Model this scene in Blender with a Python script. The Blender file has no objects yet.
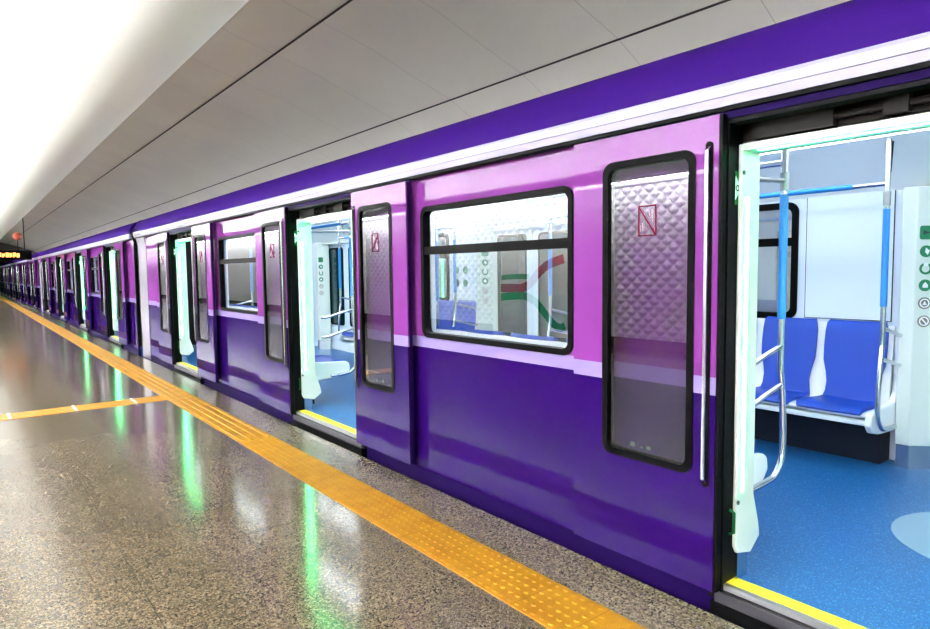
import bpy, bmesh, math, random
from mathutils import Vector, Matrix
random.seed(7)
scene = bpy.context.scene
COL = scene.collection

# ------------------------------------------------------------------ materials
def lin(c):
    out = []
    for v in c[:3]:
        v = v / 255.0
        out.append(v / 12.92 if v <= 0.04045 else ((v + 0.055) / 1.055) ** 2.4)
    return (out[0], out[1], out[2], 1.0)

def mat(name, rgb=(200, 200, 200), rough=0.5, metal=0.0, coat=0.0, ior=1.5, emit=None, es=0.0, coat_ior=1.5, coat_rough=0.03, spec=0.5):
    m = bpy.data.materials.new(name)
    m.use_nodes = True
    b = m.node_tree.nodes['Principled BSDF']
    b.inputs['Base Color'].default_value = lin(rgb)
    b.inputs['Roughness'].default_value = rough
    b.inputs['Metallic'].default_value = metal
    b.inputs['Coat Weight'].default_value = coat
    b.inputs['Coat Roughness'].default_value = coat_rough
    b.inputs['Coat IOR'].default_value = coat_ior
    b.inputs['IOR'].default_value = ior
    b.inputs['Specular IOR Level'].default_value = spec
    if emit:
        b.inputs['Emission Color'].default_value = (emit[0], emit[1], emit[2], 1)
        b.inputs['Emission Strength'].default_value = es
    return m

class NT:
    def __init__(s, m):
        s.t = m.node_tree; s.n = s.t.nodes; s.b = s.n.get('Principled BSDF')
    def add(s, kind, **kw):
        n = s.n.new(kind)
        for k, v in kw.items(): setattr(n, k, v)
        return n
    def link(s, a, b): s.t.links.new(a, b)
    def math(s, op, a, b=None):
        n = s.add('ShaderNodeMath', operation=op)
        for i, v in enumerate((a, b)):
            if v is None: continue
            if isinstance(v, (int, float)): n.inputs[i].default_value = v
            else: s.link(v, n.inputs[i])
        return n.outputs[0]
    def ramp(s, fac, stops, interp='LINEAR'):
        n = s.add('ShaderNodeValToRGB'); n.color_ramp.interpolation = interp
        e = n.color_ramp.elements
        while len(e) < len(stops): e.new(0.5)
        for i, (p, c) in enumerate(stops):
            e[i].position = p; e[i].color = lin(c)
        s.link(fac, n.inputs[0]); return n.outputs[0]
    def obj(s):
        return s.add('ShaderNodeTexCoord').outputs['Object']
    def noise(s, vec, scale, detail=2):
        n = s.add('ShaderNodeTexNoise'); n.inputs['Scale'].default_value = scale; n.inputs['Detail'].default_value = detail
        s.link(vec, n.inputs['Vector']); return n.outputs['Fac']

M = {}
def livery():
    # three painted bands of the car side: violet, lavender, orchid (height above the platform)
    m = mat('livery_paint', (70, 30, 130), rough=0.4, coat=0.3, coat_ior=1.5, spec=0.0)
    t = NT(m)
    sep = t.add('ShaderNodeSeparateXYZ'); t.link(t.obj(), sep.inputs[0])
    f = t.math('DIVIDE', sep.outputs['Z'], 2.5)
    c = t.ramp(f, [(0, (29, 4, 68)), (0.939 / 2.5, (122, 108, 154)), (1.019 / 2.5, (104, 44, 113))], 'CONSTANT')
    t.link(c, t.b.inputs['Base Color'])
    return m
M['livery'] = livery()
M['roof'] = mat('roof_violet_paint', (42, 15, 90), rough=0.45, coat=0.1, spec=0.0)
M['strip'] = mat('lavender_strip_paint', (168, 163, 190), rough=0.3, coat=0.3)
M['skirt'] = mat('skirt_violet_paint', (20, 4, 52), rough=0.55, spec=0.03)
M['black'] = mat('black_rubber', (6, 6, 7), rough=0.5, spec=0.06)
M['seal'] = mat('black_window_seal', (6, 6, 7), rough=0.5, spec=0.04)
M['dark'] = mat('dark_mechanism', (18, 15, 13), rough=0.7, spec=0.2)
M['brown'] = mat('brown_header_panel', (20, 15, 12), rough=0.7, spec=0.15)
M['chrome'] = mat('brushed_steel', (200, 202, 208), rough=0.22, metal=1.0)
M['satin'] = mat('satin_grey_metal', (168, 168, 174), rough=0.35, metal=1.0)
M['white'] = mat('white_plastic', (206, 214, 212), rough=0.35, coat=0.2)
M['wall'] = mat('pale_wall_laminate', (214, 224, 240), rough=0.35)
M['gwall'] = mat('pale_ceiling_laminate', (238, 242, 244), rough=0.5)
M['sleeve'] = mat('blue_grip_sleeve', (30, 128, 205), rough=0.4)
M['pad'] = mat('blue_seat_vinyl', (12, 58, 160), rough=0.42, spec=0.3)
M['shell'] = mat('white_seat_shell', (225, 228, 234), rough=0.35)
M['base'] = mat('navy_bench_base', (10, 15, 30), rough=0.5, spec=0.2)
M['yellow'] = mat('yellow_sill_paint', (228, 208, 40), rough=0.5)
M['grey'] = mat('dark_grey_sill', (70, 68, 74), rough=0.4, metal=0.6)
M['red'] = mat('red_print', (170, 40, 60), rough=0.5)
M['greenp'] = mat('green_print', (20, 120, 80), rough=0.5)
M['greenb'] = mat('bright_green_print', (20, 150, 70), rough=0.5)
M['jambgreen'] = mat('dark_green_print', (10, 84, 40), rough=0.6, spec=0.1)
M['stickred'] = mat('crimson_print', (112, 18, 42), rough=0.6, spec=0.1)
M['fairing'] = mat('pale_grey_fairing', (128, 122, 136), rough=0.4, coat=0.2)
M['tan'] = mat('brown_grey_print', (120, 105, 98), rough=0.5)
M['ink'] = mat('dark_print', (40, 60, 60), rough=0.5)
M['paper'] = mat('white_paper', (226, 230, 238), rough=0.6)
M['faint'] = mat('faint_print', (176, 150, 170), rough=0.6)
M['mint'] = mat('lit_mint_strip', (200, 240, 220), rough=0.4, emit=(0.03, 1.0, 0.24), es=10.5)
M['lamp'] = mat('lit_car_lamp', (255, 255, 255), rough=0.4, emit=(0.90, 0.97, 1.0), es=3.9)
M['tube'] = mat('lit_fluorescent_tube', (255, 255, 255), rough=0.4, emit=(0.97, 0.985, 1.0), es=72.0)
M['wfill'] = mat('wall_fill_tube', (255, 255, 255), rough=0.4, emit=(0.97, 0.985, 1.0), es=26.0)
M['vfill'] = mat('vault_fill_tube', (255, 255, 255), rough=0.4, emit=(1.0, 0.985, 0.96), es=11.0)
M['led'] = mat('lit_orange_matrix', (255, 150, 60), rough=0.4, emit=(1.0, 0.33, 0.08), es=1.2)
M['orange'] = mat('lit_orange_globe', (150, 60, 32), rough=0.4, emit=(1.0, 0.25, 0.10), es=0.02)
M['plaster'] = mat('white_plaster', (236, 235, 232), rough=0.7)
M['trough'] = mat('trough_plaster', (226, 226, 224), rough=0.6)
M['conc'] = mat('dark_concrete', (46, 42, 40), rough=0.9)
M['endwall'] = mat('dark_end_wall', (78, 68, 62), rough=0.5)
M['seam'] = mat('dark_seam', (48, 44, 42), rough=0.9)
M['trackwall'] = mat('track_wall_panels', (205, 208, 212), rough=0.6)

def glass(name, tint, ior):
    # see-through pane: tinted transmission plus a mirror-like surface reflection
    m = bpy.data.materials.new(name); m.use_nodes = True
    t = m.node_tree; t.nodes.clear()
    o = t.nodes.new('ShaderNodeOutputMaterial'); mx = t.nodes.new('ShaderNodeMixShader')
    tr = t.nodes.new('ShaderNodeBsdfTransparent'); gl = t.nodes.new('ShaderNodeBsdfGlossy'); fr = t.nodes.new('ShaderNodeFresnel')
    tr.inputs[0].default_value = (*tint, 1); gl.inputs['Roughness'].default_value = 0.01
    fr.inputs['IOR'].default_value = ior
    ge = t.nodes.new('ShaderNodeNewGeometry'); mu = t.nodes.new('ShaderNodeMath'); mu.operation = 'MULTIPLY'; inv = t.nodes.new('ShaderNodeMath'); inv.operation = 'SUBTRACT'; inv.inputs[0].default_value = 1
    t.links.new(ge.outputs['Backfacing'], inv.inputs[1]); t.links.new(fr.outputs[0], mu.inputs[0]); t.links.new(inv.outputs[0], mu.inputs[1])
    t.links.new(mu.outputs[0], mx.inputs[0]); t.links.new(tr.outputs[0], mx.inputs[1]); t.links.new(gl.outputs[0], mx.inputs[2])
    t.links.new(mx.outputs[0], o.inputs[0]); return m
M['glass'] = glass('clear_window_glass', (0.93, 0.96, 0.96), 3.2)
M['tint'] = glass('tinted_door_glass', (0.76, 0.72, 0.81), 2.25)
M['teal'] = mat('dark_teal_glass', (10, 46, 50), rough=0.08, ior=1.6)

def granite(name, base, dark, lightc, rough, scale=105, tile=0.6):
    m = mat(name, base, rough=rough)
    t = NT(m); o = t.obj()
    v = t.add('ShaderNodeTexVoronoi'); v.inputs['Scale'].default_value = scale; t.link(o, v.inputs['Vector'])
    sp = t.add('ShaderNodeSeparateColor'); t.link(v.outputs['Color'], sp.inputs[0])
    col = t.ramp(sp.outputs[0], [(0.0, dark), (0.22, dark), (0.30, base), (0.68, base), (0.80, lightc), (1.0, lightc)])
    big = t.noise(o, 0.9, 3)
    tone = t.ramp(big, [(0.3, (214, 214, 214)), (0.7, (255, 255, 255))])
    mx = t.add('ShaderNodeMix', data_type='RGBA', blend_type='MULTIPLY'); mx.inputs[0].default_value = 1
    t.link(col, mx.inputs[6]); t.link(tone, mx.inputs[7])
    # thin joints between the slabs
    br = t.add('ShaderNodeTexBrick'); br.offset = 0.0; br.inputs['Scale'].default_value = 1
    br.inputs['Brick Width'].default_value = tile; br.inputs['Row Height'].default_value = tile
    br.inputs['Mortar Size'].default_value = 0.0022; br.inputs['Mortar Smooth'].default_value = 0.1
    br.inputs['Color1'].default_value = br.inputs['Color2'].default_value = (1, 1, 1, 1); br.inputs['Mortar'].default_value = (0.45, 0.42, 0.38, 1)
    t.link(o, br.inputs['Vector'])
    m2 = t.add('ShaderNodeMix', data_type='RGBA', blend_type='MULTIPLY'); m2.inputs[0].default_value = 1
    t.link(mx.outputs[2], m2.inputs[6]); t.link(br.outputs['Color'], m2.inputs[7])
    t.link(m2.outputs[2], t.b.inputs['Base Color'])
    return m
M['granite'] = granite('polished_speckled_granite', (98, 86, 68), (64, 55, 43), (132, 118, 96), 0.13, scale=150)
M['granite2'] = granite('edge_speckled_granite', (104, 92, 76), (64, 55, 46), (140, 127, 106), 0.22, scale=115, tile=1.2)

def ytile():
    m = mat('yellow_tactile_tile', (226, 164, 22), rough=0.62, spec=0.18)
    t = NT(m); o = t.obj()
    n = t.noise(o, 7, 4)
    c = t.ramp(n, [(0.3, (140, 92, 13)), (0.7, (160, 112, 23))])
    sep = t.add('ShaderNodeSeparateXYZ'); t.link(o, sep.inputs[0])
    ln = t.math('LESS_THAN', t.math('FRACT', t.math('DIVIDE', t.math('ADD', sep.outputs['Y'], 9.722), 0.31)), 0.014)
    mx = t.add('ShaderNodeMix', data_type='RGBA'); t.link(ln, mx.inputs[0]); t.link(c, mx.inputs[6]); mx.inputs[7].default_value = lin((120, 84, 20))
    t.link(mx.outputs[2], t.b.inputs['Base Color']); return m
M['ytile'] = ytile()
M['ytile_dull'] = mat('ochre_tactile_tile', (190, 132, 52), rough=0.35)

def carfloor():
    m = mat('blue_speckled_vinyl', (20, 96, 170), rough=0.38)
    t = NT(m); o = t.obj()
    v = t.add('ShaderNodeTexVoronoi'); v.inputs['Scale'].default_value = 190; t.link(o, v.inputs['Vector'])
    sp = t.add('ShaderNodeSeparateColor'); t.link(v.outputs['Color'], sp.inputs[0])
    c = t.ramp(sp.outputs[0], [(0, (10, 70, 126)), (0.5, (15, 83, 145)), (0.88, (20, 92, 155)), (0.97, (74, 138, 182))])
    t.link(c, t.b.inputs['Base Color']); return m
M['carfloor'] = carfloor()
M['carcircle'] = mat('pale_blue_vinyl', (112, 142, 168), rough=0.4)

def vaultmat():
    m = mat('grey_vault_panels', (204, 201, 197), rough=0.6)
    t = NT(m); o = t.obj()
    sep = t.add('ShaderNodeSeparateXYZ'); t.link(o, sep.inputs[0])
    fr = t.math('FRACT', t.math('DIVIDE', sep.outputs['Y'], 1.2))
    line = t.math('LESS_THAN', fr, 0.006)
    n = t.noise(o, 0.6, 4)
    c = t.ramp(n, [(0.3, (204, 202, 190)), (0.7, (216, 213, 200))])
    mx = t.add('ShaderNodeMix', data_type='RGBA'); t.link(line, mx.inputs[0]); t.link(c, mx.inputs[6]); mx.inputs[7].default_value = lin((172, 168, 164))
    t.link(mx.outputs[2], t.b.inputs['Base Color']); return m
M['vault'] = vaultmat()

def quilt():
    # white wall cladding pressed into rows of diamond cushions
    m = mat('white_quilted_cladding', (238, 237, 240), rough=0.45)
    t = NT(m); o = t.obj()
    sep = t.add('ShaderNodeSeparateXYZ'); t.link(o, sep.inputs[0])
    a = t.math('SINE', t.math('ADD', t.math('MULTIPLY', sep.outputs['Y'], math.pi / 0.26), t.math('MULTIPLY', sep.outputs['Z'], math.pi / 0.22)))
    b = t.math('SINE', t.math('SUBTRACT', t.math('MULTIPLY', sep.outputs['Y'], math.pi / 0.26), t.math('MULTIPLY', sep.outputs['Z'], math.pi / 0.22)))
    hgt = t.math('ABSOLUTE', t.math('MULTIPLY', a, b))
    bp = t.add('ShaderNodeBump'); bp.inputs['Strength'].default_value = 1.0; bp.inputs['Distance'].default_value = 0.06
    t.link(hgt, bp.inputs['Height']); t.link(bp.outputs[0], t.b.inputs['Normal'])
    return m
M['quilt'] = quilt()

# ------------------------------------------------------------------ mesh builder
class MB:
    def __init__(s): s.v = []; s.f = []
    def add(s, vs, fs):
        b = len(s.v); s.v += [tuple(v) for v in vs]; s.f += [tuple(i + b for i in f) for f in fs]
    def box(s, x0, x1, y0, y1, z0, z1):
        vs = [(x, y, z) for x in (x0, x1) for y in (y0, y1) for z in (z0, z1)]
        s.add(vs, [(0, 1, 3, 2), (4, 6, 7, 5), (0, 4, 5, 1), (2, 3, 7, 6), (0, 2, 6, 4), (1, 5, 7, 3)]); return s
    def prism(s, pts, w0, w1, mp):
        """closed outline pts (u,v) pulled from w0 to w1; mp(u,v,w) gives the point"""
        n = len(pts)
        s.add([mp(u, v, w0) for u, v in pts] + [mp(u, v, w1) for u, v in pts],
              [tuple(range(n))[::-1], tuple(range(n, 2 * n))] + [(i, (i + 1) % n, n + (i + 1) % n, n + i) for i in range(n)]); return s
    def ring(s, outer, inner, w0, w1, mp):
        n = len(outer)
        vs = [mp(u, v, w) for w in (w0, w1) for ps in (outer, inner) for u, v in ps]
        fs = []
        for i in range(n):
            j = (i + 1) % n
            fs += [(i, j, n + j, n + i), (2 * n + i, 3 * n + i, 3 * n + j, 2 * n + j),
                   (i, 2 * n + i, 2 * n + j, j), (n + i, n + j, 3 * n + j, 3 * n + i)]
        s.add(vs, fs); return s
    def tube(s, path, r, n=10):
        P = [Vector(p) for p in path]
        nrm = None; rings = []
        for i, p in enumerate(P):
            d = (P[min(i + 1, len(P) - 1)] - P[max(i - 1, 0)]).normalized()
            if nrm is None:
                nrm = d.orthogonal().normalized()
            else:
                nrm = (nrm - d * nrm.dot(d)).normalized()
            bn = d.cross(nrm)
            rings.append([p + (nrm * math.cos(2 * math.pi * k / n) + bn * math.sin(2 * math.pi * k / n)) * r for k in range(n)])
        vs = [q for R in rings for q in R]; fs = []
        for i in range(len(rings) - 1):
            for k in range(n):
                fs.append((i * n + k, i * n + (k + 1) % n, (i + 1) * n + (k + 1) % n, (i + 1) * n + k))
        fs.append(tuple(range(n))[::-1]); fs.append(tuple((len(rings) - 1) * n + k for k in range(n)))
        s.add(vs, fs); return s
    def strip(s, prof, y0, y1):
        """open profile (x,z) pulled along Y (single-skin curved surface)"""
        n = len(prof)
        s.add([(x, y0, z) for x, z in prof] + [(x, y1, z) for x, z in prof],
              [(i, i + 1, n + i + 1, n + i) for i in range(n - 1)]); return s
    def build(s, name, m, parent=None, off=(0, 0, 0), smooth=30, loc=None, bevel=0):
        me = bpy.data.meshes.new(name)
        me.from_pydata([(x - off[0], y - off[1], z - off[2]) for x, y, z in s.v], [], s.f)
        bm = bmesh.new(); bm.from_mesh(me); bmesh.ops.recalc_face_normals(bm, faces=bm.faces); bm.to_mesh(me); bm.free()
        me.materials.append(m)
        if smooth:
            me.polygons.foreach_set('use_smooth', [True] * len(me.polygons))
            me.set_sharp_from_angle(angle=math.radians(smooth))
        o = bpy.data.objects.new(name, me); COL.objects.link(o)
        if parent: o.parent = parent
        if loc: o.location = loc
        if bevel:
            b = o.modifiers.new('bevel', 'BEVEL'); b.width = bevel; b.segments = 2; b.limit_method = 'ANGLE'
        return o

YZ = lambda u, v, w: (w, u, v)      # outline in a wall plane (u along the train, v up), thickness along X
XZ = lambda u, v, w: (u, w, v)      # outline across the train, thickness along Y
XY = lambda u, v, w: (u, v, w)

def rr(u0, u1, v0, v1, r, n=6):
    pts = []
    for cx, cy, a0 in ((u1 - r, v1 - r, 0), (u0 + r, v1 - r, 90), (u0 + r, v0 + r, 180), (u1 - r, v0 + r, 270)):
        for k in range(n + 1):
            a = math.radians(a0 + 90 * k / n); pts.append((cx + r * math.cos(a), cy + r * math.sin(a)))
    return pts
def circ(u, v, r, n=20): return [(u + r * math.cos(2 * math.pi * k / n), v + r * math.sin(2 * math.pi * k / n)) for k in range(n)]
def ribbon(pts, w):
    L = []; R = []
    for i, p in enumerate(pts):
        a = Vector(pts[max(i - 1, 0)]); b = Vector(pts[min(i + 1, len(pts) - 1)]); d = (b - a).normalized(); nn = Vector((-d.y, d.x)) * w / 2
        L.append((p[0] + nn.x, p[1] + nn.y)); R.append((p[0] - nn.x, p[1] - nn.y))
    return L, R
def smoothpath(pts, n=6):
    out = []
    for i in range(len(pts) - 1):
        p0 = Vector(pts[max(i - 1, 0)]); p1 = Vector(pts[i]); p2 = Vector(pts[i + 1]); p3 = Vector(pts[min(i + 2, len(pts) - 1)])
        for k in range(n):
            t = k / n
            out.append(tuple(0.5 * ((2 * p1) + (p2 - p0) * t + (2 * p0 - 5 * p1 + 4 * p2 - p3) * t * t + (3 * p1 - p0 - 3 * p2 + p3) * t ** 3)))
    out.append(tuple(pts[-1])); return out

def empty(name, loc, parent=None):
    o = bpy.data.objects.new(name, None); COL.objects.link(o); o.location = loc
    o.empty_display_size = 0.3
    if parent: o.parent = parent
    return o
def tag(o, label=None, cat=None, group=None, kind=None):
    if label: o['label'] = label
    if cat: o['category'] = cat
    if group: o['group'] = group
    if kind: o['kind'] = kind
    return o
def setting(name, mb, m, label=None, smooth=30):
    o = mb.build(name, m, smooth=smooth); tag(o, label, None, None, 'structure'); return o

def copy_tree(o, parent, loc=None):
    c = o.copy(); COL.objects.link(c); c.parent = parent
    if loc is not None: c.location = loc
    for ch in list(o.children): copy_tree(ch, c)
    return c

# ------------------------------------------------------------------ the setting
Y0, Y1 = -10.0, 62.0
XW = -5.0
setting('floor', MB().box(XW, 1.84, Y0, Y1, -0.3, 0.0), M['granite'])
setting('trim_1', MB().box(1.84, 2.48, Y0, Y1, -0.3, 0.0), M['granite2'], 'speckled granite coping along the platform edge')
setting('trim_2', MB().box(2.30, 2.46, Y0, Y1, -1.2, -0.3), M['conc'], 'dark platform side wall below the edge')
setting('floor_track', MB().box(2.3, 6.1, Y0, 90, -1.5, -1.2), M['conc'], 'dark track bed under the train')
# left wall: white quilted cladding over a plain base
setting('wall_left', MB().box(XW - 0.25, XW, Y0, Y1, 0.0, 3.4), M['quilt'])
setting('baseboard_left', MB().box(XW, XW + 0.03, Y0, Y1, 0.0, 0.16), M['granite2'])
setting('wall_right', MB().box(5.95, 6.2, Y0, 90, -1.2, 2.55), M['trackwall'], 'track wall behind the train')
setting('wall_back', MB().box(XW, 6.1, Y0 - 0.2, Y0, -1.3, 5.0), M['plaster'])
# vault over the platform and the side vault over the track
main = [(XW, 3.25), (-4.7, 3.62), (-4.1, 3.98), (-3.2, 4.28), (-2.2, 4.44), (-1.2, 4.49), (-0.4, 4.44), (0.15, 4.33), (0.50, 4.17), (0.74, 3.96), (0.92, 3.74), (1.06, 3.57), (1.20, 3.47), (1.36, 3.425), (1.54, 3.42), (1.70, 3.44), (1.745, 3.47), (1.76, 3.56), (1.76, 4.30), (2.15, 4.25)]
side = [(2.15, 4.22), (2.5, 4.09), (2.93, 3.975), (3.5, 3.82), (4.1, 3.60), (4.53, 3.455), (5.1, 3.15), (5.6, 2.8), (5.95, 2.5)]
def thick(prof, t):
    up = [(x, z + t) for x, z in prof]
    return prof + up[::-1]
mb = MB(); mb.prism(main[:-2] + [(1.70, 4.35), (1.62, 3.60), (1.3, 3.62), (1.0, 3.95), (.6, 4.40), (.2, 4.55), (-.4, 4.65), (-1.2, 4.7), (-2.2, 4.65), (-3.2, 4.5), (-4.2, 4.2), (-4.85, 3.8), (-5.2, 3.25)], Y0, Y1, XZ); setting('ceiling', mb, M['plaster'], smooth=60)
mb = MB(); mb.prism([(1.72, 4.28), (2.16, 4.22), (2.16, 4.45), (1.72, 4.5)], Y0, Y1, XZ); setting('trim_5', mb, M['vault'], 'grey strip of ceiling behind the white vault edge')
mb = MB(); mb.prism(thick(side, 0.2), Y0, Y1, XZ); setting('ceiling_side', mb, M['vault'], 'grey panelled side vault over the track')
for (x, z), nx, nz, nm in (((2.93, 3.975), -0.25, -0.97, 'trim_3'), ((4.53, 3.455), -0.42, -0.9, 'trim_4')):
    tx, tz = -nz * 0.011, nx * 0.011
    pts = [(x - tx + nx * .004, z - tz + nz * .004), (x + tx + nx * .004, z + tz + nz * .004), (x + tx - nx * .01, z + tz - nz * .01), (x - tx - nx * .01, z - tz - nz * .01)]
    setting(nm, MB().prism(pts, Y0, Y1, XZ), M['seam'], 'dark seam running along the side vault', smooth=0)
# end wall with the tunnel mouth for the train
mb = MB()
mb.box(XW, 2.3, Y1, Y1 + 0.3, -0.3, 5.1); mb.box(2.3, 6.1, Y1, Y1 + 0.3, 2.9, 5.1); mb.box(5.8, 6.1, Y1, Y1 + .3, -1.2, 2.9)
setting('wall_end', mb, M['endwall'], 'dark wall at the far end of the platform')
setting('ceiling_tunnel', MB().box(2.2, 6.2, Y1 + .3, 90, 2.9, 3.1), M['conc'])
setting('wall_tunnel', MB().box(2.1, 2.3, Y1 + .3, 90, -1.3, 2.9), M['conc'])

# cove along the left side: a ledge with fat fluorescent tubes lying on it, lighting the vault and the wall
setting('trim_6', MB().prism([(-4.02, 2.99), (-3.80, 2.99), (-3.79, 3.20), (-3.81, 3.20), (-3.83, 3.03), (-4.02, 3.03)], Y0, Y1, XZ), M['white'], 'white cove ledge carrying the tubes', smooth=0)
y = Y0 + .3; i = 0
while y < Y1: setting('trim_%d' % (7 + i), MB().box(-5.0, -4.0, y, y + 0.04, 2.98, 3.02), M['white'], 'white bracket of the cove ledge'); y += 5.0; i += 1
tube_proto = None
y = Y0 + 1.4
while y < 53:
    if tube_proto is None:
        t = empty('fluorescent_light', (-3.91, y, 3.03)); tag(t, 'fat white fluorescent tube lying on the cove ledge along the left wall', 'light', 'tubes on the cove ledge')
        MB().tube([(0, -1.16, .082), (0, 1.16, .082)], 0.06, 12).build('glowing_tube', M['tube'], t)
        for q in (-1, 1): MB().tube([(0, q * 1.16, .082), (0, q * 1.20, .082)], 0.064, 12).build('end_cap', M['satin'], t)
        MB().box(-.04, .04, -1.2, 1.2, 0, .03).build('batten', M['white'], t)
        tube_proto = t
    else:
        t = copy_tree(tube_proto, None, (-3.91, y, 3.03))
    y += 2.5

setting('trim_28', MB().box(-4.70, -4.50, Y0, Y1, 2.99, 3.03), M['white'], 'white rail carrying the added wall tubes')
y = Y0 + 1.4; wp = None  # second tube row, added to brighten the quilted wall and its reflections
while y < 40:
    if wp is None:
        wp = empty('fluorescent_light', (-4.60, y, 3.03)); tag(wp, 'white fluorescent tube added on the rail to brighten the quilted wall', 'light', 'added tubes on the wall rail')
        MB().tube([(0, -1.16, .082), (0, 1.16, .082)], 0.06, 12).build('glowing_tube', M['wfill'], wp)
        MB().box(-.04, .04, -1.2, 1.2, 0, .03).build('batten', M['white'], wp)
    else: copy_tree(wp, None, (-4.60, y, 3.03))
    y += 2.5
# unseen tubes and ledge added behind the train to brighten the side vault
setting('trim_30', MB().box(5.75, 5.85, Y0, Y1, 2.36, 2.40), M['conc'], 'unseen ledge added on the track wall for the fill tubes')
for i in range(14): setting('trim_%d' % (31 + i), MB().box(5.75, 5.96, Y0 + .1 + i * 5.2, Y0 + .14 + i * 5.2, 2.33, 2.36), M['conc'], 'bracket of the added track wall ledge')
y = Y0 + 1.4; tr = None
while y < Y1 - 1:
    if tr is None:
        tr = empty('vault_fill_light', (5.80, y, 2.40)); tag(tr, 'thin unseen tube added behind the train to brighten the side vault', 'light', 'added tubes behind the train')
        MB().tube([(0, -1.16, .05), (0, 1.16, .05)], 0.03, 10).build('glowing_tube', M['vfill'], tr)
        MB().box(-.04, .04, -1.2, 1.2, 0, .02).build('batten', M['white'], tr)
    else: copy_tree(tr, None, (5.80, y, 2.40))
    y += 2.5

# metro line map on the quilted wall
mp = empty('line_map', (XW, 10.5, 0)); tag(mp, 'metro line map with red and green ribbons on the left wall', 'map')
def wallpt(p):     # map ribbons are laid out on the wall
    return (1.0 * (p[0] * 1.98 - 10.5), 1.5 + (p[1] - 1.5) * 1.98)
MB().prism(rr(9.15 - 10.5, 11.9 - 10.5, 0.0, 2.3, .03), 0.03, 0.045, YZ).build('map_panel', M['plaster'], mp)
def rib(name, pts, w, m):
    pts = smoothpath([wallpt(p) for p in pts]); L, R = ribbon(pts, w)
    mb = MB()
    for i in range(len(L) - 1): mb.prism([L[i], L[i + 1], R[i + 1], R[i]], 0.045, 0.055, YZ)
    mb.build(name, m, mp)
rib('red_line', [(5.85, 1.276), (5.66, 1.279), (5.487, 1.281), (5.352, 1.33), (5.221, 1.444), (5.063, 1.544), (4.82, 1.61)], .20, M['red'])
rib('green_line', [(5.85, 1.166), (5.661, 1.183), (5.437, 1.189), (5.255, 1.125), (5.112, 1.005), (4.988, .899), (4.882, .85), (4.807, .877)], .18, M['greenb'])
rib('green_branch', [(5.84, 1.40), (5.70, 1.41), (5.55, 1.415), (5.36, 1.415)], .12, M['greenb'])

# ------------------------------------------------------------------ tactile paving
tp = MB(); tp.box(1.85, 2.16, -3.0, Y1, 0.0, 0.006)
def dome(mb, x, y, r=0.013, h=0.0035, n=8):
    vs = [(x + rr_ * math.cos(2 * math.pi * k / n), y + rr_ * math.sin(2 * math.pi * k / n), z) for rr_, z in ((r, 0.006), (r * .62, 0.006 + h)) for k in range(n)]
    mb.add(vs, [(k, (k + 1) % n, n + (k + 1) % n, n + k) for k in range(n)] + [tuple(range(n, 2 * n))])
yy = -3.0 + 0.026
i = 0
while yy < 5.6:
    for k in range(6): dome(tp, 1.85 + 0.026 + k * 0.0517, yy)
    yy += 0.0517
for k in range(4):
    x = 1.885 + k * 0.08
    tp.prism([(x - .017, .006), (x + .017, .006), (x + .010, .013), (x - .010, .013)], 5.62, Y1, XZ)
o = tp.build('tactile_paving', M['ytile']); tag(o, 'yellow tactile paving strip running along the platform edge', 'tactile paving')
cp = MB(); cp.box(-4.6, 1.845, 8.12, 8.45, 0.0, 0.005)
for k in range(4):
    y = 8.16 + k * .083
    cp.prism([(y - .018, .005), (y + .018, .005), (y + .011, .011), (y - .011, .011)], -4.6, 1.845, lambda u, v, w: (w, u, v))
o = cp.build('tactile_paving', M['ytile_dull']); tag(o, 'ochre tactile strip crossing the platform at a right angle', 'tactile paving')
for k in range(10): MB().box(.1 + k * -.6 + 1.4, .1 + k * -.6 + 1.43, 8.12, 8.45, .005, .0115).build('joint', M['paper'], o)

# ------------------------------------------------------------------ hanging sign at the far end
sg = empty('information_sign', (1.45, 33.0, 2.15)); tag(sg, 'black hanging sign board with orange lit characters at the far end', 'sign')
MB().box(-1.0, 0.94, -.06, .06, 0, .40).build('board', M['black'], sg, bevel=.01)
x = -.34
for k in range(7):          # the characters are too far away to read: a row of lit matrix cells
    mb = MB(); hgt = (.17, .19, .15, .19, .17, .19, .16)[k]
    mb.box(x, x + .038, -.075, -.06, .11, .11 + hgt); mb.box(x + .055, x + .093, -.075, -.06, .11 + (k % 3) * .02, .11 + hgt)
    mb.build('lit_cell', M['led'], sg); x += .125
for s, z in ((-.7, 1.95), (.7, 2.10)): MB().tube([(s, 0, .40), (s, 0, z)], .02, 8).build('hanger_rod', M['dark'], sg)
LX, LZ = .47, .40  # globe and stem made up for an unclear orange shape above the sign
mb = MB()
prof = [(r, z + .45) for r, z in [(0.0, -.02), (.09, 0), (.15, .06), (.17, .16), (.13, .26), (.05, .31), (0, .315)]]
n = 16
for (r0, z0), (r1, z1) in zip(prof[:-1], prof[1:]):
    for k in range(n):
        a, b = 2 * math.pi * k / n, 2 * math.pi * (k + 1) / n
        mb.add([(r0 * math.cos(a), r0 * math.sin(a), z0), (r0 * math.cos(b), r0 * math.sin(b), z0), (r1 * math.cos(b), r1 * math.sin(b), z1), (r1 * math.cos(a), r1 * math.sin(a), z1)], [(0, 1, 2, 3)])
mb.v = [(x + LX, y, z + LZ) for x, y, z in mb.v]; tag(mb.build('orange_globe', M['orange'], sg), 'dim orange globe on a stem, made up for an unclear orange shape')
MB().tube([(LX, 0, LZ), (LX, 0, LZ + .445)], .018, 8).build('globe_stem', M['dark'], sg)

# ------------------------------------------------------------------ metro train
CX = 3.95
LEN, PITCH, START = 19.05, 19.49, -5.92
DOORS = [2.11, 6.71, 11.31, 15.91]
XL, XB = 2.52, 2.605
LEAFH0, LEAFH1 = 0.075, 2.135

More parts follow.
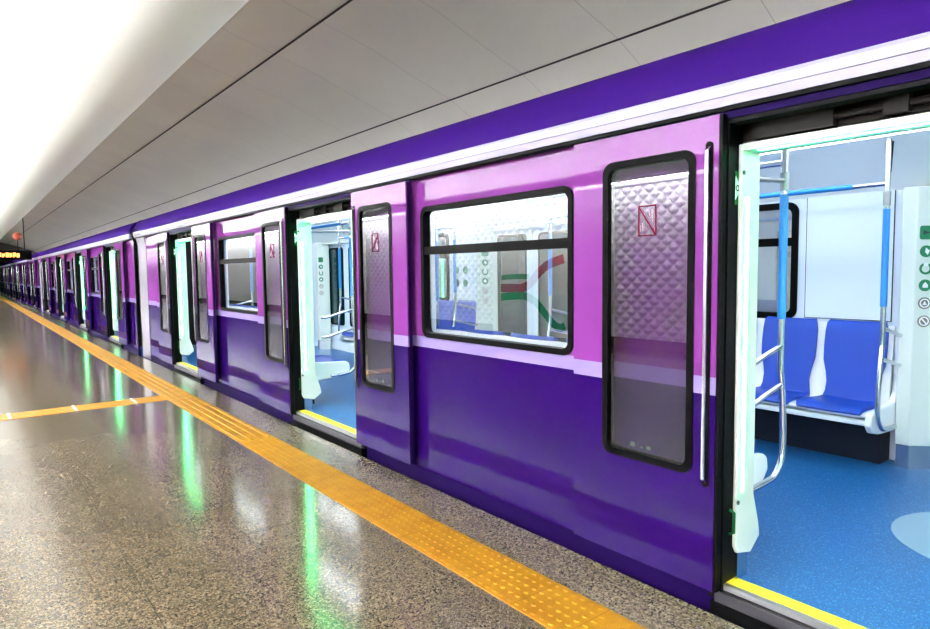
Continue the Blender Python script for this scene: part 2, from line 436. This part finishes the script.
def mesh_once(fn):
    cache = {}
    def w(key, *a):
        if key not in cache: cache[key] = fn(*a)
        return cache[key]
    return w

def make_leaf(parent, loc, side):
    """sliding door leaf; side=+1: closing edge towards the camera end (-Y), -1: mirrored"""
    w = 0.81; s = side
    def fy(u): return s * u           # u runs from the closing edge (0) to the trailing edge (w)
    def bx(mb, x0, x1, u0, u1, z0, z1):
        a, b = sorted((fy(u0), fy(u1))); mb.box(x0, x1, a, b, z0, z1)
    wu0, wu1, wz0, wz1 = 0.105, 0.615, 0.572, 2.012
    # slab with an opening
    mb = MB()
    bx(mb, 0, .042, 0, w, LEAFH0, wz0 + .02); bx(mb, 0, .042, 0, w, wz1 - .02, LEAFH1)
    bx(mb, 0, .042, 0, wu0 + .02, wz0 + .02, wz1 - .02); bx(mb, 0, .042, wu1 - .02, w, wz0 + .02, wz1 - .02)
    leaf = mb.build('door_leaf', M['livery'], parent, loc=loc)
    a, b = sorted((fy(wu0), fy(wu1)))
    MB().ring(rr(a, b, wz0, wz1, .06), rr(a + .034, b - .034, wz0 + .034, wz1 - .034, .04), -.006, .046, YZ).build('window_seal', M['seal'], leaf)
    MB().prism(rr(a + .03, b - .03, wz0 + .03, wz1 - .03, .04), .008, .014, YZ).build('door_glass', M['tint'], leaf)
    # warning sticker: red box with a diagonal
    sa, sb = sorted((fy(.31), fy(.408))); z0, z1 = 1.648, 1.79
    mb = MB(); t = .005
    mb.ring([(sa, z0), (sb, z0), (sb, z1), (sa, z1)], [(sa + t, z0 + t), (sb - t, z0 + t), (sb - t, z1 - t), (sa + t, z1 - t)], .004, .008, YZ)
    d0, d1 = (fy(.408 - .002), z1 - t), (fy(.31 + .002), z0 + t)
    mb.prism([(d0[0] - .004, d0[1]), (d0[0] + .004, d0[1]), (d1[0] + .004, d1[1]), (d1[0] - .004, d1[1])], .004, .008, YZ)
    mb.build('warning_sticker', M['stickred'], leaf)
    mb = MB()
    for q in range(3):
        mb.box(.0045, .0075, fy(.378 + q * .009) - .0015, fy(.378 + q * .009) + .0015, z0 + .02, z0 + .075 - q * .012)
        mb.box(.0045, .0075, fy(.330 + q * .009) - .0015, fy(.330 + q * .009) + .0015, z1 - .075 + q * .012, z1 - .02)
    mb.build('sticker_print', M['faint'], leaf)
    mb = MB()
    for q, (dw, dh) in enumerate(((.022, .016), (.012, .008), (.026, .02))):
        u = .33 + q * .045; ya, yb = sorted((fy(u), fy(u + dw))); mb.prism(rr(ya, yb, .635, .635 + dh, .004), .004, .008, YZ)
    mb.build('maker_mark', M['ink'], leaf)
    # grab bar near the closing edge
    hu = fy(.042)
    mb = MB().prism(rr(hu - .017, hu + .017, .535, 2.03, .016), -.004, .002, YZ); mb.build('handle_recess', M['black'], leaf)
    MB().tube([(.0, hu, .56), (-.02, hu, .575), (-.02, hu, 1.99), (.0, hu, 2.005)], .0085, 8).build('grab_bar', M['chrome'], leaf)
    # rubber nosing on the closing edge
    mb = MB(); bx(mb, .004, .040, -.014, -.0005, LEAFH0, LEAFH1); mb.build('edge_rubber', M['black'], leaf)
    mb = MB(); bx(mb, .010, .036, w + .0005, w + .004, LEAFH0, LEAFH1); mb.build('rear_edge', M['skirt'], leaf)
    return leaf

def side_boxes(x0, x1, z0, z1, open_h, w_half, wz0, wz1):
    """wall slabs along the car, one per stretch between door openings, with a window between doors"""
    out = []
    edges = [0.0] + [e for d in DOORS for e in (d - open_h, d + open_h)] + [LEN]
    for i in range(0, len(edges), 2):
        mb = MB(); a, b = edges[i], edges[i + 1]
        mid = (a + b) / 2
        if 0 < i < len(edges) - 2:
            c0, c1 = mid - w_half, mid + w_half
            mb.ring([(a, z0), (b, z0), (b, z1), (a, z1)], [(c0, wz0), (c1, wz0), (c1, wz1), (c0, wz1)], x0, x1, YZ)
        else:
            mb.box(x0, x1, a, b, z0, z1)
        out.append(mb)
    return out

leaf_proto = {}
GLY = ['arrow', 'figure', 'horseshoe', 'drop', 'mark', 'slash']
def sticker(parent, off, org, ang, z, r, idx):
    """round pictogram on an upright face; org = (x, y) of its middle, ang = heading of the face seen from above"""
    ca, sa = math.cos(ang), math.sin(ang)
    FP = lambda u, v, w: (org[0] + ca * u + sa * w, org[1] + sa * u - ca * w, z + v)
    m = M['greenp'] if idx < 4 else M['tan']
    mb = MB()
    if idx == 0: mb.prism(rr(-r * 1.1, r * 1.1, -r * 1.15, r * 1.15, r * .4), 0, .003, FP)
    elif idx == 2: mb.ring(circ(0, 0, r), circ(0, 0, r * .62), 0, .003, FP)
    else: mb.prism(circ(0, 0, r), 0, .003, FP)
    s = mb.build('pictogram_sticker', m, parent, off)
    g = MB(); a, b = .003, .005; gm = M['paper']
    if idx == 0: g.prism([(-.6 * r, .35 * r), (.7 * r, 0), (-.6 * r, -.35 * r)], a, b, FP); gm = M['ink']
    elif idx == 1: g.prism([(-.1 * r, .6 * r), (.5 * r, .1 * r), (.2 * r, -.6 * r), (-.2 * r, -.1 * r)], a, b, FP)
    elif idx == 2: g.prism([(-.35 * r, .45 * r), (.35 * r, .45 * r), (.35 * r, 1.0 * r), (-.35 * r, 1.0 * r)], a, b, FP)
    elif idx == 3: g.prism([(-.4 * r, -.4 * r), (.4 * r, -.4 * r), (.4 * r, .1 * r), (0, .55 * r), (-.4 * r, .1 * r)], a, b, FP)
    else:
        g.ring(circ(0, 0, .78 * r), circ(0, 0, .58 * r), a, b, FP)
        if idx == 4: g.prism([(0, .4 * r), (.35 * r, -.3 * r), (-.35 * r, -.3 * r)], a, b, FP)
        else: g.prism([(-.5 * r, .4 * r), (-.3 * r, .5 * r), (.5 * r, -.4 * r), (.3 * r, -.5 * r)], a, b, FP)
    g.build('pictogram', gm, s, off)

# seat: white shell with a blue pad, facing +X from the near wall (f=+1) or -X from the far wall (f=-1)
PROF0 = [(.43, .425, .205), (.415, .445, .215), (.36, .452, .218), (.22, .440, .215), (.12, .432, .205), (.075, .445, .190),
        (.06, .50, .178), (.052, .58, .172), (.045, .66, .182), (.036, .76, .204), (.024, .88, .208), (.010, 1.0, .206), (.004, 1.065, .198), (-.012, 1.072, .190)]
PROF = [(d * 1.10, z + .07 * max(0, (1.07 - z)) / .64, w) for d, z, w in PROF0]
def seat_mesh(mb, wall_x, yc, f, t, wfun, back):
    A = []; B = []
    n = len(PROF)
    for i, (d, z, w) in enumerate(PROF):
        p = Vector((PROF[min(i + 1, n - 1)][0] - PROF[max(i - 1, 0)][0], PROF[min(i + 1, n - 1)][1] - PROF[max(i - 1, 0)][1])).normalized()
        nx, nz = p.y, -p.x           # towards the sitter / up
        if nx * 1 + nz * 1 < 0: nx, nz = -nx, -nz
        q = wfun(w)
        A.append((d + nx * (back + t), z + nz * (back + t), q)); B.append((d + nx * back, z + nz * back, q))
    K = 6
    vs = []
    for S in (A, B):
        for d, z, w in S:
            for k in range(K + 1):
                u = -1 + 2 * k / K
                dish = 0.012 * (u * u - .5)
                vs.append((wall_x + f * (d + .06 + dish * .6), yc + u * w, z + dish * .4))
    fs = []; N = n * (K + 1)
    for s_ in (0, 1):
        for i in range(n - 1):
            for k in range(K):
                a = s_ * N + i * (K + 1) + k; fs.append((a, a + 1, a + K + 2, a + K + 1))
    for i in range(n - 1):
        for k in (0, K):
            a = i * (K + 1) + k; fs.append((a, a + K + 1, N + a + K + 1, N + a))
    for i in (0, n - 1):
        for k in range(K):
            a = i * (K + 1) + k; fs.append((a, a + 1, N + a + 1, N + a))
    mb.add(vs, fs)
    return mb

def make_seat(parent, wall_x, f):
    sh = seat_mesh(MB(), 0, 0, f, .022, lambda w: .238, -.024).build('seat', M['shell'], parent, smooth=50)
    seat_mesh(MB(), 0, 0, f, .024, lambda w: w, 0.0).build('seat_pad', M['pad'], sh, smooth=50)
    return sh

def bench_end(parent, off, wx, y0, y1, f):
    p = [(0, .34), (.42, .365), (.53, .39), (.575, .44), (.565, .505), (.53, .53), (.16, .55), (.10, .62), (.085, .72), (.075, 1.0), (.05, 1.06), (0, 1.06)]
    MB().prism([(wx + f * a, b) for a, b in p], y0, y1, XZ).build('bench_end', M['shell'], parent, off, smooth=0, bevel=.012)

def pole_set(parent, off, x, y, f, into):
    """grab pole at a bench end; f=+1 near wall side (hooks bend to -X), -1 far side; into: direction along Y of the bench"""
    g = -f        # towards the wall
    path = [(x, y, 2.40), (x, y, 1.3), (x, y, 1.02)] + smoothpath([(x, y, .98), (x - g * .03, y, .80), (x - g * .045, y, .60), (x - g * .03, y, .49), (x + g * .03, y, .425), (x + g * .10, y, .405), (x + g * .27, y, .395)], 4)
    pole = MB().tube(path, .0165, 10).build('grab_pole', M['chrome'], parent, off, smooth=60)
    MB().tube([(x, y, 1.23), (x, y, 1.86)], .0205, 12).build('grip_sleeve', M['sleeve'], pole, off, smooth=60)
    for z in (1.09, .885):
        MB().tube(smoothpath([(x, y, z), (x + g * .16, y + into * .0, z - .035), (x + g * .30, y, z - .07), (x + g * .36, y + into * .01, z - .07)], 4), .0135, 8).build('rung', M['chrome'], pole, off, smooth=60)
    if f > 0: MB().tube([(x, y, 1.93), (x + g * .14, y, 1.925), (x + g * .15, y, 1.922), (x + g * .5, y, 1.91)], .013, 8).build('stay', M['satin'], pole, off, smooth=60)
    MB().tube([(x, y, 1.88), (x, y, 1.97)], .022, 10).build('clamp', M['satin'], pole, off, smooth=60)
    MB().tube([(x + .02, y - .02, 2.38), (x + .10, y + .02, 2.10)], .006, 6).build('tie_rod', M['dark'], pole, off)
    return pole

def make_car(idx, label, detail):
    s = START + PITCH * idx
    car = empty('metro_car', (CX, s + LEN / 2, 0.0)); tag(car, label, 'train car', 'violet metro cars of the train')
    off = (CX, LEN / 2, 0)
    P = lambda mb, name, m, **k: mb.build(name, m, car, off, **k)
    # outer skin, near side
    for mb in side_boxes(XB, XB + .035, 0.045, 2.165, .71, .705, 1.045, 1.925): P(mb, 'body_side', M['livery'], smooth=0)
    # curved lower edge and skirt
    mb = MB(); mb.prism([(2.575, -.55), (2.60, .0), (2.61, .045), (2.66, .045), (2.66, -.55)], 0, LEN, XZ); P(mb, 'skirt', M['skirt'])
    # eave strip above the doors: two pale boards with a joint between
    mb = MB(); mb.prism([(2.535, 2.168), (2.528, 2.204), (2.62, 2.204), (2.62, 2.168)], 0, LEN, XZ)
    mb.prism([(2.528, 2.2075), (2.530, 2.245), (2.538, 2.262), (2.62, 2.262), (2.62, 2.2075)], 0, LEN, XZ); P(mb, 'eave_strip', M['strip'], smooth=20)
    mb = MB(); mb.box(2.54, 2.63, 0, LEN, 2.150, 2.168); mb.box(2.535, 2.6, 0, LEN, 2.2041, 2.2074); P(mb, 'eave_gasket', M['black'])
    half = [(2.538, 2.262), (2.546, 2.31), (2.56, 2.36), (2.59, 2.415), (2.64, 2.465), (2.72, 2.508), (2.84, 2.55), (3.05, 2.595), (3.4, 2.635), (3.95, 2.655)]
    prof = half + [(2 * CX - x, z) for x, z in half[:-1][::-1]]
    inner = [(CX + (x - CX) * .975, z - .04) for x, z in prof]
    MB().prism(prof + inner[::-1], 0, LEN, XZ).build('roof', M['roof'], car, off, smooth=40)
    # far side
    for mb in side_boxes(5.20, 5.29, 0.0, 2.262, .71, .70, 1.10, 1.98): P(mb, 'far_wall', M['wall'], smooth=0)
    MB().box(2.66, 5.26, 0, LEN, -.25, .10).build('car_floor', M['carfloor'], car, off)
    # ends
    for ya, yb in ((0.0, .06), (LEN - .06, LEN)):
        mb = MB(); mb.box(2.66, 5.29, ya, yb, .1, 2.30); P(mb, 'end_wall', M['dark'])
    mb = MB(); mb.prism([(2.66, .1), (2.60, 0.1), (2.60, 2.1), (2.575, 2.26), (2.62, 2.36), (2.72, 2.515), (3.0, 2.59), (3.0, 2.52), (2.8, 2.45), (2.66, 2.25)], -.04, -.001, XZ); P(mb, 'end_seal', M['black'])
    mb = MB(); mb.prism([(2.598, -.3), (2.598, 2.0), (2.570, 2.14), (2.523, 2.2), (2.523, 2.262), (2.545, 2.272), (2.64, 2.2), (2.64, -.3)], LEN - .62, LEN + .001, XZ); P(mb, 'end_fairing', M['fairing'], smooth=40)
    mb = MB(); mb.box(2.85, 5.05, LEN + .002, PITCH - .042, .0, 2.35); P(mb, 'gangway_bellows', M['black'])
    # interior ceiling and lamps
    half = [(2.70, 2.02), (2.74, 2.06), (2.95, 2.20), (3.15, 2.29), (3.35, 2.32), (3.95, 2.33)]
    cp = half + [(2 * CX - x, z) for x, z in half[:-1][::-1]]
    mb = MB(); mb.prism(thick(cp, .02), .07, LEN - .07, XZ); P(mb, 'interior_ceiling', M['gwall'], smooth=40)
    for x in (3.42, 4.48):
        mb = MB(); mb.box(x - .06, x + .06, .3, LEN - .3, 2.295, 2.312); P(mb, 'ceiling_lamp', M['lamp'])
    # near interior lining
    for mb in side_boxes(2.665, 2.70, .10, 2.04, .71, .70, 1.05, 1.92): P(mb, 'wall_lining', M['wall'], smooth=0)
    # windows, near side
    for i in range(3):
        c = (DOORS[i] + DOORS[i + 1]) / 2
        a, b, z0, z1 = c - .725, c + .725, 1.022, 1.95
        mb = MB(); mb.ring(rr(a, b, z0, z1, .07), rr(a + .035, b - .035, z0 + .035, z1 - .035, .045), XB - .014, XB + .045, YZ)
        fr = P(mb, 'side_window', M['seal'])
        MB().box(XB - .008, XB + .04, a + .03, b - .03, 1.612, 1.668).build('transom', M['seal'], fr, off)
        MB().prism(rr(a + .03, b - .03, z0 + .03, 1.614, .03), XB + .012, XB + .017, YZ).build('lower_pane', M['glass'], fr, off)
        MB().prism(rr(a + .03, b - .03, 1.666, z1 - .03, .03), XB + .018, XB + .023, YZ).build('hopper_pane', M['glass'], fr, off)
        # far side window
        a, b, z0, z1 = c - .725, c + .725, 1.075, 2.005
        mb = MB(); mb.ring(rr(a, b, z0, z1, .08), rr(a + .05, b - .05, z0 + .05, z1 - .05, .05), 5.185, 5.245, YZ)
        fr = P(mb, 'far_window', M['seal'])
        MB().box(5.188, 5.24, a + .04, b - .04, 1.66, 1.725).build('transom', M['seal'], fr, off)
        MB().prism(rr(a + .04, b - .04, z0 + .04, z1 - .04, .04), 5.22, 5.226, YZ).build('far_pane', M['glass'], fr, off)
        # flat panels either side of the far window
        for q, (ya, yb) in enumerate(((DOORS[i] + .92, DOORS[i] + 1.51), (DOORS[i + 1] - 1.51, DOORS[i + 1] - .92))):
            pn = P(MB().box(5.192, 5.201, ya, yb, 1.10, 2.04), 'wall_panel', M['wall'])
            MB().ring([(ya - .006, 1.094), (yb + .006, 1.094), (yb + .006, 2.046), (ya - .006, 2.046)], [(ya, 1.10), (yb, 1.10), (yb, 2.04), (ya, 2.04)], 5.194, 5.201, YZ).build('panel_joint', M['seam'], pn, off)
    # doorways
    for di, c in enumerate(DOORS):
        near = detail and di >= 1
        # jambs and head (black)
        mb = MB()
        for sgn in (-1, 1):
            a, b = sorted((c + sgn * .669, c + sgn * .735)); mb.box(2.563, 2.672, a, b, .03, 2.15)
        mb.box(2.563, 2.64, c - .70, c + .70, 2.10, 2.15)
        jm = P(mb, 'door_jamb', M['black'])
        mb = MB(); mb.box(2.556, 2.562, c - 1.5, c + 1.5, 2.118, 2.148); mb.build('door_rail', M['skirt'], jm, off)
        mb = MB(); mb.box(2.70, 2.76, c - .70, c + .70, 2.0, 2.16); hp = P(mb, 'door_header', M['brown'])
        if near:
            mb = MB(); mb.box(2.655, 2.70, c + .30, c + .62, 2.035, 2.10); mb.tube([(2.675, c - .6, 2.075), (2.675, c + .60, 2.075)], .014, 8); mb.box(2.65, 2.70, c - .28, c - .12, 2.03, 2.12); mb.box(2.65, 2.69, c + .05, c + .13, 2.04, 2.11)
            mb.build('door_operator', M['dark'], hp, off)
        # sill
        mb = MB(); mb.box(2.60, 2.675, c - .70, c + .70, .06, .104); sl = P(mb, 'door_sill', M['yellow'])
        MB().box(2.575, 2.60, c - .70, c + .70, .075, .102).build('sill_nosing', M['satin'], sl, off)
        MB().box(2.555, 2.60, c - .70, c + .70, .02, .068).build('sill_step', M['grey'], sl, off)
        MB().box(2.545, 2.60, c - .715, c + .715, -.4, .018).build('sill_base', M['black'], sl, off)
        # white portals: near doorway and far doorway
        for far in (0, 1):
            X0, X1 = (2.635, 2.815) if not far else (2 * CX - 2.82 + .03, 5.20)
            for sgn in (-1, 1):
                ya, yb = sorted((c + sgn * .648, c + sgn * (.668 if not far else .80)))
                if far: ya, yb = sorted((c + sgn * .735, c + sgn * .82))
                f = c + sgn * (.648 if not far else .735)
                mb = MB()
                if not far:
                    # post widens to a foot that is cut back below
                    pts = [(X0, .26), (X0 + .02, .225), (X1 - .05, .20), (X1 + .03, .26), (X1 + .02, .32), (X1 - .03, .47), (X1 - .03, 2.02), (X0, 2.02)]
                    mb.prism(pts, ya, yb, XZ)
                else:
                    mb.prism([(5.04, c + sgn * .82), (5.04, c + sgn * .735), (5.195, c + sgn * .58), (5.195, c + sgn * .82)], .26, 2.02, XY)
                post = P(mb, 'portal_post', M['white'], bevel=.006)
                xs = (2.668, 2.692) if not far else (5.02 + .14, 5.02 + .16)
                mb = MB(); a, b = sorted((f, f - sgn * .004)); mb.box(xs[0], xs[1], a, b, .50, 1.80 if not far else 1.0); 
                if not far: mb.build('light_strip', M['mint'], post, off)
                mb = MB()
                if not far: mb.box(2.66, 2.745, ya + .006, yb - .004, .10, .27)
                else: mb.prism([(5.048, c + sgn * .814), (5.048, c + sgn * .738), (5.19, c + sgn * .596), (5.19, c + sgn * .814)], .10, .26, XY)
                mb.build('steel_foot', M['chrome'], post, off)
                if not far and near:
                    mb = MB()
                    for z in (1.90, .46): mb.prism(circ(2.645, z, .010, 12), f, f - sgn * .004, XZ)
                    mb.build('screw', M['ink'], post, off)
                if far and sgn > 0 and detail:
                    for q, z in enumerate((1.713, 1.588, 1.472, 1.36, 1.24, 1.118)):
                        sticker(car, off, (5.086, c + .689), -math.pi / 4, z, .040, q)
            # header of the portal
            mb = MB(); mb.box(X0, X1 - .03 if not far else X1, c - .648 if not far else c - .735, c + .648 if not far else c + .735, 1.992 if not far else 1.98, 2.02)
            hd = P(mb, 'portal_header', M['white'])
            if not far:
                MB().box(2.66, 2.69, c - .60, c + .60, 1.988, 1.9925).build('light_strip', M['mint'], hd, off)
        # closed leaves in the far doorway
        for sgn in (-1, 1):
            ya, yb = sorted((c + sgn * .006, c + sgn * .72))
            fl = P(MB().box(5.23, 5.27, ya, yb, .1, 2.0), 'far_door_leaf', M['wall'])
            a, b = ya + .09, yb - .09
            mb = MB(); mb.ring(rr(a, b, .55, 1.92, .06), rr(a + .03, b - .03, .58, 1.89, .04), 5.222, 5.235, YZ); mb.build('window_seal', M['seal'], fl, off)
            MB().prism(rr(a + .025, b - .025, .575, 1.895, .04), 5.225, 5.2295, YZ).build('dark_pane', M['teal'], fl, off)
        MB().box(5.20, 5.29, c - .72, c + .72, 2.0, 2.262).build('far_header', M['wall'], car, off)
        # inner surface of far doorway floor marking
        if near:
            MB().prism(circ(3.98, c, .46, 48), .1002, .1025, XY).build('floor_circle', M['carcircle'], car, off)
        # slid-open leaves
        for sgn in (1, -1):
            loc = (XL - CX, c + sgn * .69 - LEN / 2, 0)
            if sgn not in leaf_proto: leaf_proto[sgn] = make_leaf(car, loc, sgn)
            else: copy_tree(leaf_proto[sgn], car, loc)
        if near:
            # green exit sticker on the jamb
            mb = MB(); f = c + .668
            mb.box(2.612, 2.660, f - .002, f, 1.765, 1.905); st = P(mb, 'jamb_sticker', M['jambgreen'])
            mb = MB(); mb.prism([(2.612, 1.885), (2.612, 1.785), (2.658, 1.835)], f - .0035, f - .002, XZ); arrow = mb.build('arrow_print', M['paper'], st, off)
            mb = MB(); mb.ring(circ(2.626, 1.835, .014, 16), circ(2.626, 1.835, .008, 16), f - .0048, f - .0036, XZ); mb.build('dot_print', M['ink'], st, off)
            MB().tube([(2.615, f, .32), (2.615, f - .02, .33), (2.615, f - .02, .42), (2.615, f, .43)], .007, 8).build('jamb_handle', M['jambgreen'], car, off)
    # benches, rails and poles
    if detail:
        for i in range(1 if detail == 1 else 0, 3):
            A, B = DOORS[i], DOORS[i + 1]
            for wx, f in ((2.70, 1), (5.20, -1)):
                yc = [A + 1.11 + k * .476 for k in range(6)]
                for k, y in enumerate(yc):
                    key = f
                    loc = (wx - CX, y - LEN / 2, 0)
                    if key not in seat_proto: seat_proto[key] = make_seat(car, 0, f); seat_proto[key].location = loc
                    else: copy_tree(seat_proto[key], car, loc)
                x0, x1 = sorted((wx, wx + f * .18)); P(MB().box(x0, x1, A + .90, B - .90, .10, .43), 'bench_base', M['base'])
                x0, x1 = sorted((wx, wx + f * .51)); P(MB().box(x0, x1, A + .87, B - .87, .425, .465), 'bench_rail', M['shell'], bevel=.008)
                bench_end(car, off, wx, A + .825, A + .868, f); bench_end(car, off, wx, B - .868, B - .825, f)
                px = 3.295 if f > 0 else 4.70
                py = (A + .785, B - .785) if f > 0 else (A + .80, B - .80)
                pole_set(car, off, px, py[0], f, 1); pole_set(car, off, px, py[1], f, -1)
                rl = MB().tube([(px, py[0], 2.02), (px, py[1], 2.02)], .0155, 10).build('grab_rail', M['chrome'], car, off, smooth=60)
                MB().tube([(px, py[0] + .2, 2.02), (px, py[1] - .2, 2.02)], .019, 10).build('grip_sleeve', M['sleeve'], rl, off, smooth=60)
        # notice on the panel right of the far window
        c = DOORS[2]
        nt = P(MB().box(5.186, 5.192, c + 1.10, c + 1.50, 1.12, 1.70), 'notice', M['paper'])
        for q in range(4):
            yy = c + 1.21 + .18 * (q % 2); zz = 1.50 - .17 * (q // 2)
            MB().prism(circ(yy, zz, .05, 16), 5.183, 5.186, YZ).build('notice_print', M['greenp'] if q != 3 else M['ink'], nt, off)
    return car
seat_proto = {}

make_car(0, 'nearest violet metro car, its wide open door showing blue seats at the right edge', 1)
make_car(1, 'second violet metro car from the front, just behind the first grey gangway edge', 2)
make_car(2, 'third violet metro car, between the second and third gangways in the distance', 0)
make_car(3, 'farthest violet metro car, running into the dark tunnel mouth', 0)

# ------------------------------------------------------------------ camera, world, view
cam = bpy.data.cameras.new('camera'); co = bpy.data.objects.new('camera', cam); COL.objects.link(co)
R = Matrix(((0.78668381, -0.61724006, -0.01197019), (0.05224636, 0.04724402, 0.99751608), (-0.61514136, -0.78535515, 0.06941465)))
co.matrix_world = Matrix.Translation((0, 0, 1.5)) @ R.transposed().to_4x4()
cam.sensor_width = 36; cam.lens = 36 * 640 / 930; cam.clip_start = .05; cam.clip_end = 300
scene.camera = co
w = bpy.data.worlds.new('world'); scene.world = w; w.use_nodes = True
w.node_tree.nodes['Background'].inputs[0].default_value = (0, 0, 0, 1)
w.node_tree.nodes['Background'].inputs[1].default_value = 0
vs = scene.view_settings
vs.view_transform = 'Standard'; vs.look = 'None'; vs.gamma = 1; vs.exposure = 1.78; vs.use_curve_mapping = False
